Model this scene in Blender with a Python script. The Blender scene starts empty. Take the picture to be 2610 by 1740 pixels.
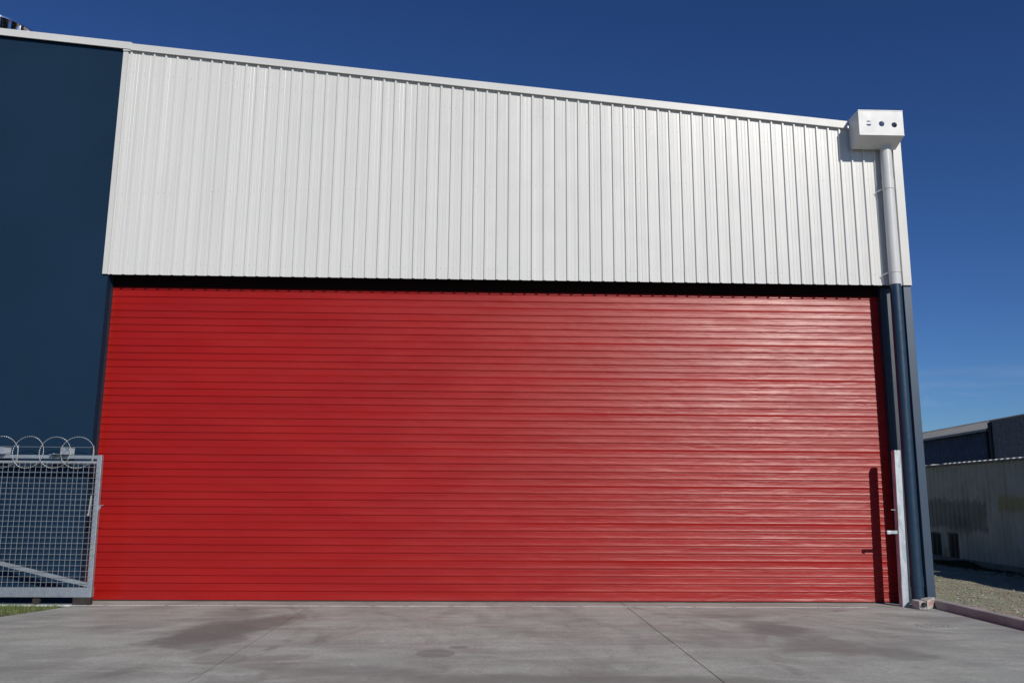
import bpy, math, random
from mathutils import Vector, Matrix
random.seed(7)
R_ = math.radians
scn = bpy.context.scene
COL = scn.collection

# ------------------------------------------------------------------ camera
PIT, YAW, ROL, DIST, EYE = .18113, .03012, .00659, 14.09815, 1.67663
cp, sp, cy_, sy_ = math.cos(PIT), math.sin(PIT), math.cos(YAW), math.sin(YAW)
Fv = Vector((cp*sy_, cp*cy_, sp)); R0 = Vector((cy_, -sy_, 0)); U0 = Vector((-sp*sy_, -sp*cy_, cp))
Rv = R0*math.cos(ROL)+U0*math.sin(ROL); Uv = U0*math.cos(ROL)-R0*math.sin(ROL)
cam = bpy.data.cameras.new('camera'); camo = bpy.data.objects.new('camera', cam); COL.objects.link(camo)
camo.matrix_world = Matrix(((Rv.x, Uv.x, -Fv.x, 0), (Rv.y, Uv.y, -Fv.y, -DIST), (Rv.z, Uv.z, -Fv.z, EYE), (0, 0, 0, 1)))
cam.sensor_width = 36; cam.lens = 2165.47/2610*36; cam.clip_end = 3000; cam.clip_start = .05
scn.camera = camo

# ------------------------------------------------------------------ sky and sun
SUN = Vector((.46, -1.0, .69)).normalized()
world = bpy.data.worlds.new('World'); scn.world = world; world.use_nodes = True
wn = world.node_tree; wn.nodes.clear()
sky = wn.nodes.new('ShaderNodeTexSky'); sky.sky_type = 'NISHITA'; sky.sun_disc = False
sky.sun_elevation = math.asin(SUN.z); sky.sun_rotation = math.atan2(SUN.x, SUN.y)
sky.altitude = 50; sky.air_density = 1.0; sky.dust_density = .1; sky.ozone_density = 3.5
def wnode(t, **k):
    n = wn.nodes.new(t)
    for a, b in k.items(): setattr(n, a, b)
    return n
tc = wnode('ShaderNodeTexCoord')
mp = wnode('ShaderNodeMapping'); mp.inputs['Scale'].default_value = (3.2, 3.2, 26)
nz = wnode('ShaderNodeTexNoise'); nz.inputs['Scale'].default_value = 1.6; nz.inputs['Detail'].default_value = 6; nz.inputs['Distortion'].default_value = .6
wn.links.new(tc.outputs['Generated'], mp.inputs['Vector']); wn.links.new(mp.outputs[0], nz.inputs['Vector'])
cr = wnode('ShaderNodeMapRange'); cr.inputs[1].default_value = .46; cr.inputs[2].default_value = .74; cr.inputs[3].default_value = 0; cr.inputs[4].default_value = .5
wn.links.new(nz.outputs['Fac'], cr.inputs[0])
sx = wnode('ShaderNodeSeparateXYZ'); wn.links.new(tc.outputs['Generated'], sx.inputs[0])
lo = wnode('ShaderNodeMapRange', interpolation_type='SMOOTHSTEP'); lo.inputs[1].default_value = .14; lo.inputs[2].default_value = .112; lo.inputs[3].default_value = 0; lo.inputs[4].default_value = 1
wn.links.new(sx.outputs['Z'], lo.inputs[0])
mm = wnode('ShaderNodeMath', operation='MULTIPLY'); wn.links.new(cr.outputs[0], mm.inputs[0]); wn.links.new(lo.outputs[0], mm.inputs[1])
gam = wnode('ShaderNodeGamma'); gam.inputs[1].default_value = 1.32
hs = wnode('ShaderNodeHueSaturation'); hs.inputs['Saturation'].default_value = 1.0; hs.inputs['Value'].default_value = 1.0
pol = wnode('ShaderNodeMix', data_type='RGBA', blend_type='MULTIPLY'); pol.inputs[0].default_value = 1; pol.inputs[7].default_value = (.27, .37, .53, 1)   # polarising filter: deep blue winter sky
wn.links.new(sky.outputs[0], gam.inputs[0]); wn.links.new(gam.outputs[0], pol.inputs[6]); wn.links.new(pol.outputs[2], hs.inputs['Color'])
mx = wnode('ShaderNodeMix', data_type='RGBA'); wn.links.new(mm.outputs[0], mx.inputs[0])
wn.links.new(hs.outputs[0], mx.inputs[6]); mx.inputs[7].default_value = (4.6, 5.4, 7.2, 1)
bg = wnode('ShaderNodeBackground'); bg.inputs[1].default_value = .075
wn.links.new(mx.outputs[2], bg.inputs[0])
wo = wnode('ShaderNodeOutputWorld'); wn.links.new(bg.outputs[0], wo.inputs[0])
sl = bpy.data.lights.new('sun', 'SUN'); sl.energy = 3.6; sl.angle = R_(.53); sl.color = (1, .945, .865)
so = bpy.data.objects.new('sun', sl); COL.objects.link(so); so.rotation_euler = SUN.to_track_quat('Z', 'Y').to_euler()
scn.view_settings.view_transform = 'Standard'; scn.view_settings.look = 'None'
scn.view_settings.exposure = 0; scn.view_settings.gamma = 1; scn.view_settings.use_curve_mapping = False

# ------------------------------------------------------------------ material helpers
class NT:
    def __init__(s, name):
        s.m = bpy.data.materials.new(name); s.m.use_nodes = True; s.t = s.m.node_tree
        s.b = s.t.nodes['Principled BSDF']; s.out = s.t.nodes['Material Output']
    def n(s, typ, **k):
        x = s.t.nodes.new(typ)
        for a, b in k.items(): setattr(x, a, b)
        return x
    def l(s, a, b): s.t.links.new(a, b)
    def val(s, sock, v):
        if hasattr(v, 'links') or isinstance(v, bpy.types.NodeSocket): s.l(v, sock)
        else: sock.default_value = v
    def pos(s, scale=(1, 1, 1), loc=(0, 0, 0), rot=(0, 0, 0), obj=False):
        if obj: src = s.n('ShaderNodeTexCoord').outputs['Object']
        else: src = s.n('ShaderNodeNewGeometry').outputs['Position']
        m = s.n('ShaderNodeMapping'); m.inputs['Scale'].default_value = scale; m.inputs['Location'].default_value = loc; m.inputs['Rotation'].default_value = rot
        s.l(src, m.inputs['Vector']); return m.outputs[0]
    def noise(s, vec, scale, detail=4, rough=.55, dist=0):
        x = s.n('ShaderNodeTexNoise'); s.l(vec, x.inputs['Vector']); x.inputs['Scale'].default_value = scale
        x.inputs['Detail'].default_value = detail; x.inputs['Roughness'].default_value = rough; x.inputs['Distortion'].default_value = dist
        return x.outputs['Fac']
    def rng(s, v, a, b, c=0, d=1, smooth=True):
        x = s.n('ShaderNodeMapRange'); x.interpolation_type = 'SMOOTHSTEP' if smooth else 'LINEAR'
        s.val(x.inputs[0], v); x.inputs[1].default_value = a; x.inputs[2].default_value = b; x.inputs[3].default_value = c; x.inputs[4].default_value = d
        return x.outputs[0]
    def math(s, op, a, b=0.0):
        x = s.n('ShaderNodeMath', operation=op); s.val(x.inputs[0], a); s.val(x.inputs[1], b); return x.outputs[0]
    def mix(s, f, a, b, blend='MIX'):
        x = s.n('ShaderNodeMix', data_type='RGBA', blend_type=blend)
        s.val(x.inputs[0], f)
        for i, v in ((6, a), (7, b)):
            if isinstance(v, tuple): x.inputs[i].default_value = (*v, 1) if len(v) == 3 else v
            else: s.l(v, x.inputs[i])
        return x.outputs[2]
    def col(s, v):
        if isinstance(v, tuple): s.b.inputs['Base Color'].default_value = (*v, 1)
        else: s.l(v, s.b.inputs['Base Color'])
    def rough(s, v): s.val(s.b.inputs['Roughness'], v)
    def bump(s, h, dist, strength=1.0, prev=None):
        x = s.n('ShaderNodeBump'); x.inputs['Strength'].default_value = strength; x.inputs['Distance'].default_value = dist
        s.l(h, x.inputs['Height'])
        if prev is not None: s.l(prev, x.inputs['Normal'])
        s.l(x.outputs[0], s.b.inputs['Normal']); return x.outputs[0]

def plain(name, c, r=.5, metal=0.0, var=.06, sc=3.0, bumpd=0.0, spec=.5):
    k = NT(name); v = k.pos()
    f = k.noise(v, sc, 5)
    k.col(k.mix(k.rng(f, .3, .7), tuple(x*(1-var) for x in c), tuple(min(1, x*(1+var)) for x in c)))
    k.rough(k.rng(k.noise(v, sc*2.3, 3), .2, .8, r-.05, r+.06)); k.b.inputs['Metallic'].default_value = metal
    k.b.inputs['Specular IOR Level'].default_value = spec
    if bumpd: k.bump(k.noise(v, sc*8, 4), bumpd)
    return k.m

M = {}
# white painted steel cladding
k = NT('white_cladding_paint'); v = k.pos()
streak = k.noise(k.pos((5, 5, .12)), 1.6, 4, .6)
c = k.mix(k.rng(streak, .3, .72), (.615, .615, .585), (.655, .655, .625))
dust = k.rng(k.noise(k.pos((1, 1, .35)), 1.1, 5), .5, .8)
c = k.mix(k.math('MULTIPLY', dust, .18), c, (.52, .515, .49)); k.col(c)
k.rough(k.rng(k.noise(v, 2.1, 3), .3, .7, .29, .39)); k.b.inputs['Specular IOR Level'].default_value = .5
n1 = k.bump(k.noise(k.pos((1.4, 1, .22)), 1.0, 2), .010, .5)
k.bump(k.noise(k.pos((11, 1, .5)), 1.0, 2), .0012, .8, n1)
M['white'] = k.m
M['trim'] = plain('white_trim_paint', (.60, .60, .57), .4, var=.03, sc=.9)
M['pvc'] = plain('white_pipe_plastic', (.60, .61, .60), .33, var=.03, sc=4)
M['metalwhite'] = plain('white_folded_metal', (.62, .625, .615), .42, var=.03, sc=2)
# blue painted wall
k = NT('navy_wall_paint'); v = k.pos()
f = k.noise(v, .55, 5); f2 = k.noise(v, 38, 3)
c = k.mix(k.rng(f, .3, .7), (.0070, .0245, .052), (.0088, .0285, .060))
c = k.mix(k.math('MULTIPLY', k.rng(f2, .45, .75), .35), c, (.0125, .036, .069))
vo = k.n('ShaderNodeTexVoronoi'); vo.inputs['Scale'].default_value = 2.6; k.l(k.pos((1, 1, 1), rot=(0, .5, 0)), vo.inputs['Vector'])
sp_ = k.rng(vo.outputs['Distance'], .014, .007)
zz = k.n('ShaderNodeSeparateXYZ'); k.l(v, zz.inputs[0])
c = k.mix(k.math('MULTIPLY', k.math('MULTIPLY', sp_, .5), k.rng(zz.outputs['Z'], 3.6, 1.8)), c, (.16, .18, .2))
k.col(c); k.rough(.75); k.b.inputs['Specular IOR Level'].default_value = .1
k.bump(f2, .0015, .35); M['navy'] = k.m
# blue column: same paint with sheen and chips near the ground
k = NT('navy_column_paint'); v = k.pos()
c = k.mix(k.rng(k.noise(v, 1.4, 4), .3, .7), (.016, .042, .080), (.022, .052, .094))
chip = k.math('MULTIPLY', k.rng(k.noise(v, 60, 3, .6), .66, .72), k.rng(k.noise(v, 6, 2), .42, .6))
zz = k.n('ShaderNodeSeparateXYZ'); k.l(v, zz.inputs[0])
c = k.mix(k.math('MULTIPLY', chip, k.rng(zz.outputs['Z'], 1.9, .1)), c, (.32, .34, .35))
k.col(c); k.rough(.43); k.b.inputs['Specular IOR Level'].default_value = .8; k.bump(k.noise(v, 30, 3), .0006, .3); M['navycol'] = k.m
M['piershade'] = plain('navy_paint_shaded_pier', (.010, .024, .042), .43, var=.06, sc=5, spec=.9)  # the column's paint, darkened to put the downpipe's shade into the colour
M['navypipe'] = plain('navy_pipe_plastic', (.010, .033, .066), .38, var=.08, sc=5, spec=.65)
M['reveal'] = plain('navy_reveal_paint', (.014, .03, .05), .6, var=.1, sc=4)
# red roller door
k = NT('red_door_paint'); v = k.pos()
c = k.mix(k.rng(k.noise(k.pos((.5, 1, 2)), 1.2, 4), .3, .7), (.285, .0048, .0024), (.318, .0062, .0030))
sp2 = k.rng(k.noise(v, 24, 2), .77, .80); c = k.mix(k.math('MULTIPLY', sp2, .25), c, (.1, .01, .01)); k.col(c)
k.rough(k.rng(k.noise(k.pos((.7, 1, 3)), 1.5, 3),  .3, .7, .32, .39)); k.b.inputs['Specular IOR Level'].default_value = .37
k.b.inputs['Coat Weight'].default_value = 0.0
w1 = k.noise(k.pos((.7, 1, 4.0)), 1.0, 3, .5, .3)
n1 = k.bump(w1, .012, .9)
w2 = k.noise(k.pos((1.5, 1, 15)), 1.0, 3, .6, .5)
n2 = k.bump(w2, .003, .9, n1)
M['red'] = k.m
# concrete apron
k = NT('concrete_apron'); v = k.pos()
def ell(cx, cy, a, b, ang, soft=.35, wob=.25, nsc=2.2):
    """soft-edged stain footprint; the edge is broken up by noise"""
    m = k.n('ShaderNodeMapping', vector_type='TEXTURE'); m.inputs['Location'].default_value = (cx, cy, 0)
    m.inputs['Rotation'].default_value = (0, 0, R_(ang)); m.inputs['Scale'].default_value = (a, b, 1000)
    k.l(k.n('ShaderNodeNewGeometry').outputs['Position'], m.inputs['Vector'])
    ln = k.n('ShaderNodeVectorMath', operation='LENGTH'); k.l(m.outputs[0], ln.inputs[0])
    nn = k.noise(v, nsc, 5, .6)
    d = k.math('ADD', ln.outputs['Value'], k.math('MULTIPLY', k.math('SUBTRACT', nn, .5), wob*4))
    return k.rng(d, 1.0, 1.0-soft)
base = k.mix(k.rng(k.noise(k.pos((.55, 1.7, 1), rot=(0, 0, .25)), .8, 6, .6), .3, .72), (.330, .354, .316), (.465, .497, .450))
fs_ = k.n('ShaderNodeSeparateXYZ'); k.l(k.pos(loc=(-.5, -5.5, 0)), fs_.inputs[0])
ang_ = k.math('ARCTAN2', fs_.outputs['X'], k.math('MULTIPLY', fs_.outputs['Y'], -1)); rad_ = k.math('SQRT', k.math('ADD', k.math('MULTIPLY', fs_.outputs['X'], fs_.outputs['X']), k.math('MULTIPLY', fs_.outputs['Y'], fs_.outputs['Y'])))
fan = k.n('ShaderNodeCombineXYZ'); k.l(k.math('MULTIPLY', ang_, 9.0), fan.inputs[0]); k.l(k.math('MULTIPLY', rad_, .42), fan.inputs[1])
fan = fan.outputs[0]
fn = k.noise(fan, 1.3, 7, .6, .7)
base = k.mix(k.math('MULTIPLY', k.rng(fn, .44, .68), .6), base, (.222, .224, .21))
fn2 = k.noise(fan, 3.4, 6, .65, .5)
base = k.mix(k.math('MULTIPLY', k.rng(fn2, .52, .72), .5), base, (.53, .54, .50))
fn3 = k.noise(fan, 11, 5, .7, .4)
base = k.mix(k.math('MULTIPLY', k.rng(fn3, .5, .72), .4), base, (.25, .255, .235))
sm = k.noise(k.pos((.8, 1.9, 1), rot=(0, 0, -.22)), .9, 7, .62, .8)
base = k.mix(k.math('MULTIPLY', k.rng(sm, .44, .66), .42), base, (.235, .237, .222))
lt = k.noise(k.pos((.7, 3.0, 1), loc=(4, 2, 0), rot=(0, 0, .12)), 1.3, 6, .6, .4)
base = k.mix(k.math('MULTIPLY', k.rng(lt, .5, .7), .6), base, (.52, .51, .485))
DK = (.150, .147, .137)
stains = [(-3.45, -2.9, .62, 1.45, -10, .72, .6, .30), (-3.35, -3.5, .6, .65, 0, .45, .25, .25), (-2.95, -2.4, .45, 1.7, -14, .6, .7, .3), (-3.6, -1.0, .55, .8, 10, .38, .7, .3),
          (-2.75, -4.7, .35, .35, 0, .3, .3, .2), (-1.2, -5.35, 1.2, .33, -8, .42, .6, .2), (.6, -5.7, 1.7, .4, 0, .5, .7, .25), (2.2, -5.9, .8, .45, 0, .35, .5, .2),
          (3.5, -1.3, .7, .55, -20, .42, .8, .3), (3.85, -2.6, .55, 1.25, 8, .62, .7, .3), (3.95, -3.9, .75, .7, 0, .45, .6, .3), (2.9, -3.3, .8, .6, 20, .3, .8, .3), (4.6, -4.4, .5, .5, 0, .4, .6, .25), (5.6, -2.7, .5, .25, -25, .3, .6, .3),
          (-.52, -4.36, .23, .26, 0, .42, .12, .06), (-.28, -3.97, .12, .1, 0, .42, .1, .06), (-.38, -3.1, .06, .05, 0, .4, .3, .05), (-.07, -3.08, .055, .05, 0, .4, .3, .05), (-4.6, -2.4, .9, .5, 30, .28, .8, .3), (1.3, -2.2, .5, 1.3, -10, .22, .8, .4)]
for cx, cy, a, b, ang, st, soft, wob in stains:
    base = k.mix(k.math('MULTIPLY', ell(cx, cy, a, b, ang, soft, wob), st*1.25), base, DK)
# arcs left by turning tyres
def arc(cx, cy, r, w, st, c2=DK):
    global base
    sub = k.n('ShaderNodeVectorMath', operation='DISTANCE'); k.l(k.pos((1, 1, 0)), sub.inputs[0]); sub.inputs[1].default_value = (cx, cy, 0)
    d = k.math('ABSOLUTE', k.math('SUBTRACT', sub.outputs['Value'], r))
    m1 = k.math('MULTIPLY', k.rng(d, w, w*.25), k.rng(k.noise(v, 1.6, 5, .65), .42, .66))
    tread = k.noise(k.pos((1, 1, 1)), 14, 2)
    m1 = k.math('MULTIPLY', m1, k.rng(tread, .35, .6, .55, 1))
    base = k.mix(k.math('MULTIPLY', m1, st), base, c2)
for a in [(-8.2, -3.2, 5.2, .17, .75), (-8.2, -3.2, 5.9, .1, .65), (-9.0, -4.0, 7.1, .14, .6), (-10, -5.5, 9.6, .13, .5), (8.2, -5.0, 5.1, .13, .6), (10.5, -5.0, 8.8, .14, .5), (-1.6, -11.0, 8.4, .16, .3), (10, 2.6, 7.6, .12, .3), (13, -1, 12.2, .12, .25)]: arc(*a)
fine = k.noise(v, 26, 5, .65)
base = k.mix(k.rng(fine, .35, .7, 0, .5), base, (.22, .21, .19))
k.col(base); k.rough(k.rng(sm, .4, .7, .82, .62)); k.b.inputs['Specular IOR Level'].default_value = .35
n1 = k.bump(k.noise(v, 55, 4), .0025, .5); k.bump(k.noise(v, 2.2, 4), .012, .4, n1); M['conc'] = k.m
k = NT('concrete_kerb'); v = k.pos()
c = k.mix(k.rng(k.noise(v, 3, 5), .3, .7), (.30, .27, .255), (.40, .37, .35)); c = k.mix(k.rng(k.noise(v, 30, 4), .5, .75, 0, .5), c, (.2, .17, .16)); k.col(c)
k.rough(.85); k.bump(k.noise(v, 40, 5), .004, .7); M['kerb'] = k.m
M['chalk'] = plain('pale_joint_filler', (.62, .64, .62), .8, var=.2, sc=6)
k = NT('joint_dirt'); k.col((.05, .045, .04)); k.rough(.95); M['joint'] = k.m
# galvanised steel
def galv(name, c0, c1, r, spangle=9, metal=.75, streaky=False):
    global k
    k = NT(name); v = k.pos((1, 1, .35), rot=(0, .6, 0)) if streaky else k.pos()
    f = k.noise(v, spangle, 6, .65, .8)
    vo = k.n('ShaderNodeTexVoronoi'); vo.inputs['Scale'].default_value = 45; k.l(k.pos(), vo.inputs['Vector'])
    c = k.mix(k.rng(f, .33, .68), c0, c1); c = k.mix(.12, c, vo.outputs['Color'], 'OVERLAY'); k.col(c)
    k.b.inputs['Metallic'].default_value = metal; k.rough(k.rng(f, .3, .7, r+.1, r-.08)); k.bump(k.noise(v, 22, 4), .001, .5); return k.m
M['galv'] = galv('galvanised_steel', (.33, .37, .40), (.50, .54, .57), .5)
M['galvbright'] = galv('bright_zinc_streaked', (.34, .39, .41), (.66, .70, .72), .46, 7, .5, True)
M['wire'] = plain('galvanised_wire', (.38, .40, .41), .42, .4, var=.1, sc=20)
M['stainless'] = plain('bright_aluminium', (.82, .82, .83), .16, 1.0, var=.03, sc=5)
M['dark'] = plain('dark_rubber', (.03, .024, .02), .8, var=.3, sc=12)
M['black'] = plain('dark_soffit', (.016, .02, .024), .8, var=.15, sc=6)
M['doorshade'] = plain('painted_door_shade', (.012, .004, .004), .9, var=.1, sc=5, spec=.1)  # near-black colour stands in for the shade over the door top
M['screw'] = plain('screw_heads', (.5, .5, .48), .4, .4)
M['roof'] = plain('zincalume_roof', (.5, .52, .53), .4, .5)
# concrete block with faded pink paint
k = NT('chipped_white_concrete'); v = k.pos()
c = k.mix(k.rng(k.noise(v, 9, 5), .3, .7), (.36, .345, .31), (.5, .48, .44)); k.col(k.mix(k.math('MULTIPLY', k.rng(k.noise(v, 14, 4), .5, .62), .3), c, (.5, .36, .34))); k.rough(.9); k.bump(k.noise(v, 50, 4), .004, .6); M['block'] = k.m
M['redmark'] = plain('faded_red_marker', (.42, .09, .09), .8, var=.3, sc=40)
# gravel
k = NT('gravel_ground'); v = k.pos()
vo = k.n('ShaderNodeTexVoronoi'); vo.inputs['Scale'].default_value = 16; k.l(v, vo.inputs['Vector'])
c = k.mix(k.rng(k.noise(v, .8, 5), .3, .7), (.26, .245, .165), (.36, .34, .245)); c = k.mix(.35, c, vo.outputs['Color'], 'OVERLAY')
gr = k.mix(k.rng(k.noise(v, 5, 4), .35, .7), c, (.24, .235, .16)); k.col(gr); k.rough(.95)
n1 = k.bump(vo.outputs['Distance'], .03, .6); k.bump(k.noise(v, 40, 5), .02, .7, n1); M['gravel'] = k.m
k = NT('loose_stone'); v = k.pos(); oi = k.n('ShaderNodeTexVoronoi'); oi.inputs['Scale'].default_value = 7; k.l(v, oi.inputs['Vector'])
sh = k.n('ShaderNodeSeparateColor'); k.l(oi.outputs['Color'], sh.inputs[0])
c = k.mix(sh.outputs[0], (.20, .195, .15), (.42, .40, .33)); c = k.mix(k.math('MULTIPLY', sh.outputs[1], .4), c, (.26, .19, .12)); k.col(c); k.rough(.9); M['stone'] = k.m
M['ground'] = plain('yard_asphalt', (.09, .088, .08), .9, var=.2, sc=1.0)
k = NT('grass_blades'); v = k.pos(); k.col(k.mix(k.rng(k.noise(v, 7, 3), .3, .7), (.07, .12, .02), (.16, .2, .055))); k.rough(.7); M['grass'] = k.m
M['soil'] = plain('damp_soil', (.1, .09, .055), .95, var=.4, sc=9)
k = NT('weed_leaves'); v = k.pos(); k.col(k.mix(k.rng(k.noise(v, 7, 3), .3, .7), (.02, .035, .012), (.05, .07, .025))); k.rough(.7); M['weed'] = k.m
# container side: dirty white paint with painted-over patches; object space: x along the side (0 at near end), z up
k = NT('container_paint'); v = k.pos(obj=True)
sxz = k.n('ShaderNodeSeparateXYZ'); k.l(v, sxz.inputs[0]); X_, Z_ = sxz.outputs['X'], sxz.outputs['Z']
c = k.mix(k.rng(k.noise(v, 1.2, 6), .3, .7), (.60, .60, .50), (.76, .76, .66))
c = k.mix(k.math('MULTIPLY', k.rng(k.noise(k.pos((7, 1, .35), obj=True), 1.2, 5, .6), .5, .75), .55), c, (.36, .30, .20))
def rect(x0, x1, z0, z1, s=.12, wob=.4, nsc=3.0):
    w = k.math('MULTIPLY', k.math('SUBTRACT', k.noise(k.pos((1, 1, .5), loc=(x0, 0, z0), obj=True), nsc, 5, .65), .5), wob)
    xx = k.math('ADD', X_, w); zz = k.math('ADD', Z_, w)
    a = k.math('MULTIPLY', k.rng(xx, x0-s, x0+s), k.rng(xx, x1+s, x1-s)); b = k.math('MULTIPLY', k.rng(zz, z0-s, z0+s), k.rng(zz, z1+s, z1-s))
    return k.math('MULTIPLY', a, b)
c = k.mix(k.math('MULTIPLY', rect(5.4, 9.4, .95, 1.75, .1, .7, 4.0), .62), c, (.15, .16, .13))
c = k.mix(k.math('MULTIPLY', rect(6.4, 7.4, .8, 1.35), .4), c, (.13, .14, .12))
c = k.mix(k.math('MULTIPLY', rect(8.05, 8.8, -.1, .82, .05, .2), .96), c, (.03, .03, .02))
c = k.mix(k.math('MULTIPLY', rect(7.1, 7.68, -.1, .86, .05, .2), .96), c, (.03, .03, .02))
c = k.mix(k.math('MULTIPLY', rect(7.75, 8.0, -.1, .4, .05, .2), .7), c, (.46, .36, .08))
c = k.mix(k.math('MULTIPLY', rect(8.75, 9.1, -.1, .5, .05, .2), .7), c, (.46, .36, .08))
c = k.mix(k.math('MULTIPLY', rect(3.0, 4.8, 1.5, 1.85,   .08, .4), .6), c, (.50, .40, .06))
k.col(c); k.rough(.65); M['cont'] = k.m
M['contrail'] = plain('container_rail_paint', (.3, .28, .23), .7, var=.2, sc=4)
M['fibro'] = plain('weathered_fibre_cement_roof', (.30, .295, .27), .85, var=.16, sc=1.6, bumpd=.005)
M['darkwall'] = plain('dark_blue_corrugated_wall', (.075, .10, .15), .7, var=.2, sc=2)
M['brick'] = plain('dark_grey_brick', (.26, .245, .235), .9, var=.2, sc=6)
M['mortar'] = plain('brick_mortar', (.045, .043, .042), .95, var=.1, sc=5)
M['gutter'] = plain('grey_gutter', (.24, .23, .22), .6, var=.1)

# ------------------------------------------------------------------ mesh helpers
class MB:
    def __init__(s): s.v = []; s.f = []; s.sm = []
    def add(s, vs, fs, smooth=False):
        o = len(s.v); s.v += [tuple(x) for x in vs]; s.f += [tuple(i+o for i in f) for f in fs]; s.sm += [smooth]*len(fs); return s
    def box(s, x0, x1, y0, y1, z0, z1):
        vs = [(x, y, z) for z in (z0, z1) for y in (y0, y1) for x in (x0, x1)]
        return s.add(vs, [(0, 2, 3, 1), (4, 5, 7, 6), (0, 1, 5, 4), (2, 6, 7, 3), (0, 4, 6, 2), (1, 3, 7, 5)])
    def prism(s, poly, y0, y1, axis='y'):
        """polygon (2-D) extruded along an axis; y: (x,z) polygon, x: (y,z), z: (x,y)"""
        n = len(poly)
        def P(a, b, t): return (a, t, b) if axis == 'y' else (t, a, b) if axis == 'x' else (a, b, t)
        vs = [P(a, b, y0) for a, b in poly]+[P(a, b, y1) for a, b in poly]
        fs = [tuple(range(n)), tuple(range(2*n-1, n-1, -1))]+[(i, i+n, (i+1) % n+n, (i+1) % n) for i in range(n)]
        return s.add(vs, fs)
    def tube(s, p, q, r, n=16, r2=None, caps=True, smooth=True):
        p, q = Vector(p), Vector(q); d = (q-p).normalized(); a = d.orthogonal().normalized(); b = d.cross(a); r2 = r if r2 is None else r2
        vs = [p+(a*math.cos(t)+b*math.sin(t))*r for t in [2*math.pi*i/n for i in range(n)]]+[q+(a*math.cos(t)+b*math.sin(t))*r2 for t in [2*math.pi*i/n for i in range(n)]]
        s.add(vs, [(i, (i+1) % n, (i+1) % n+n, i+n) for i in range(n)], smooth)
        if caps: s.add(vs, [tuple(range(n-1, -1, -1)), tuple(range(n, 2*n))])
        return s
    def path(s, pts, r, n=6):
        for a, b in zip(pts, pts[1:]): s.tube(a, b, r, n)
        return s
    def sheet(s, prof, a, b, fn):
        """open profile list swept between parameter a and b with fn(u, t)"""
        m = len(prof); vs = [fn(p, a) for p in prof]+[fn(p, b) for p in prof]
        return s.add(vs, [(i, i+1, i+1+m, i+m) for i in range(m-1)])
    def mesh(s, name, mat):
        me = bpy.data.meshes.new(name); me.from_pydata(s.v, [], s.f)
        for p, q in zip(me.polygons, s.sm): p.use_smooth = q
        for m_ in (mat if isinstance(mat, list) else [mat]): me.materials.append(m_)
        me.validate(); me.update(); return me
    def obj(s, name, mat, parent=None, bevel=0.0):
        return link(name, s.mesh(name, mat), parent, bevel=bevel)
def wloc(o):
    p = Vector((0, 0, 0))
    while o is not None: p += o.location; o = o.parent
    return p
def link(name, me, parent=None, loc=(0, 0, 0), bevel=0.0):
    """mesh data is in world coordinates; the child is offset so that it stays there"""
    o = bpy.data.objects.new(name, me); COL.objects.link(o)
    if parent is not None: o.parent = parent; o.location = Vector(loc)-wloc(parent)
    else: o.location = loc
    if bevel:
        b = o.modifiers.new('bevel', 'BEVEL'); b.width = bevel; b.segments = 2; b.limit_method = 'ANGLE'
    return o
def thing(name, label, cat, loc, group=None):
    o = bpy.data.objects.new(name, None); COL.objects.link(o); o.location = loc; o.empty_display_size = .2
    o['label'] = label; o['category'] = cat
    if group: o['group'] = group
    return o
def tag(o, label=None, cat=None, group=None, kind=None):
    if label: o['label'] = label
    if cat: o['category'] = cat
    if group: o['group'] = group
    if kind: o['kind'] = kind
    return o

# ------------------------------------------------------------------ ground
g = MB(); g.box(-400, 400, -400, 600, -1.0, -.16); tag(g.obj('ground', M['ground']), kind='structure')
# apron: separate slabs with sawn joints
ap = MB(); ap.box(-8.4, 7.1, -16, .3, -.15, -.03); apron = tag(ap.obj('concrete_apron', M['joint']), kind='structure')
J = .006
def left_edge(y):   # curved left side of the apron, further left close to the camera
    return -6.33-.36*min(1, max(0, (-.42-y)/1.15))**1.3 - .22*max(0, -1.57-y)
yy = [-.42-.1*i for i in range(0, 13)]+[-2.0, -3, -4, -6, -9, -15.9]
s = MB(); poly = [(left_edge(y), y) for y in yy]+[(-2.68-J, -15.9), (-2.68-J, -.30)]+[(-6.33, -.30)]
s.prism(poly, -.1, 0, 'z'); s.obj('slab', M['conc'], apron)
s = MB(); s.box(-2.68+J, 2.24-J, -15.9, -.30, -.1, 0); s.obj('slab', M['conc'], apron)
s = MB(); s.box(2.24+J, 7.115, -15.9, -.30, -.1, 0); s.obj('slab', M['conc'], apron)
s = MB(); s.box(-8.3, 2.24-J, -.288, .6, -.1, .0015); o = s.obj('slab', M['conc'], apron); o['label'] = 'narrow pale threshold strip of concrete under the red door'
s = MB(); s.box(2.24+J, 7.115, -.288, .6, -.1, .0015); o = s.obj('slab', M['conc'], apron); o['label'] = 'narrow pale threshold strip of concrete under the red door'
s = MB()
x = -8.3
while x < 6.0:
    w = random.uniform(.15, .8)
    if random.random() < .86: s.box(x, x+w, -.301-random.uniform(0, .012), -.287+random.uniform(0, .008), -.02, .0028)
    x += w+random.uniform(0, .12)
s.obj('joint_filler', M['chalk'], apron)
# kerb with softened top edge
s = MB(); s.prism([(7.12, -.1), (7.12, .098), (7.135, .118), (7.16, .124), (7.27, .126), (7.29, .118), (7.295, -.1)], -16, -.002); 
tag(s.obj('kerb', M['kerb']), kind='structure')
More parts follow.
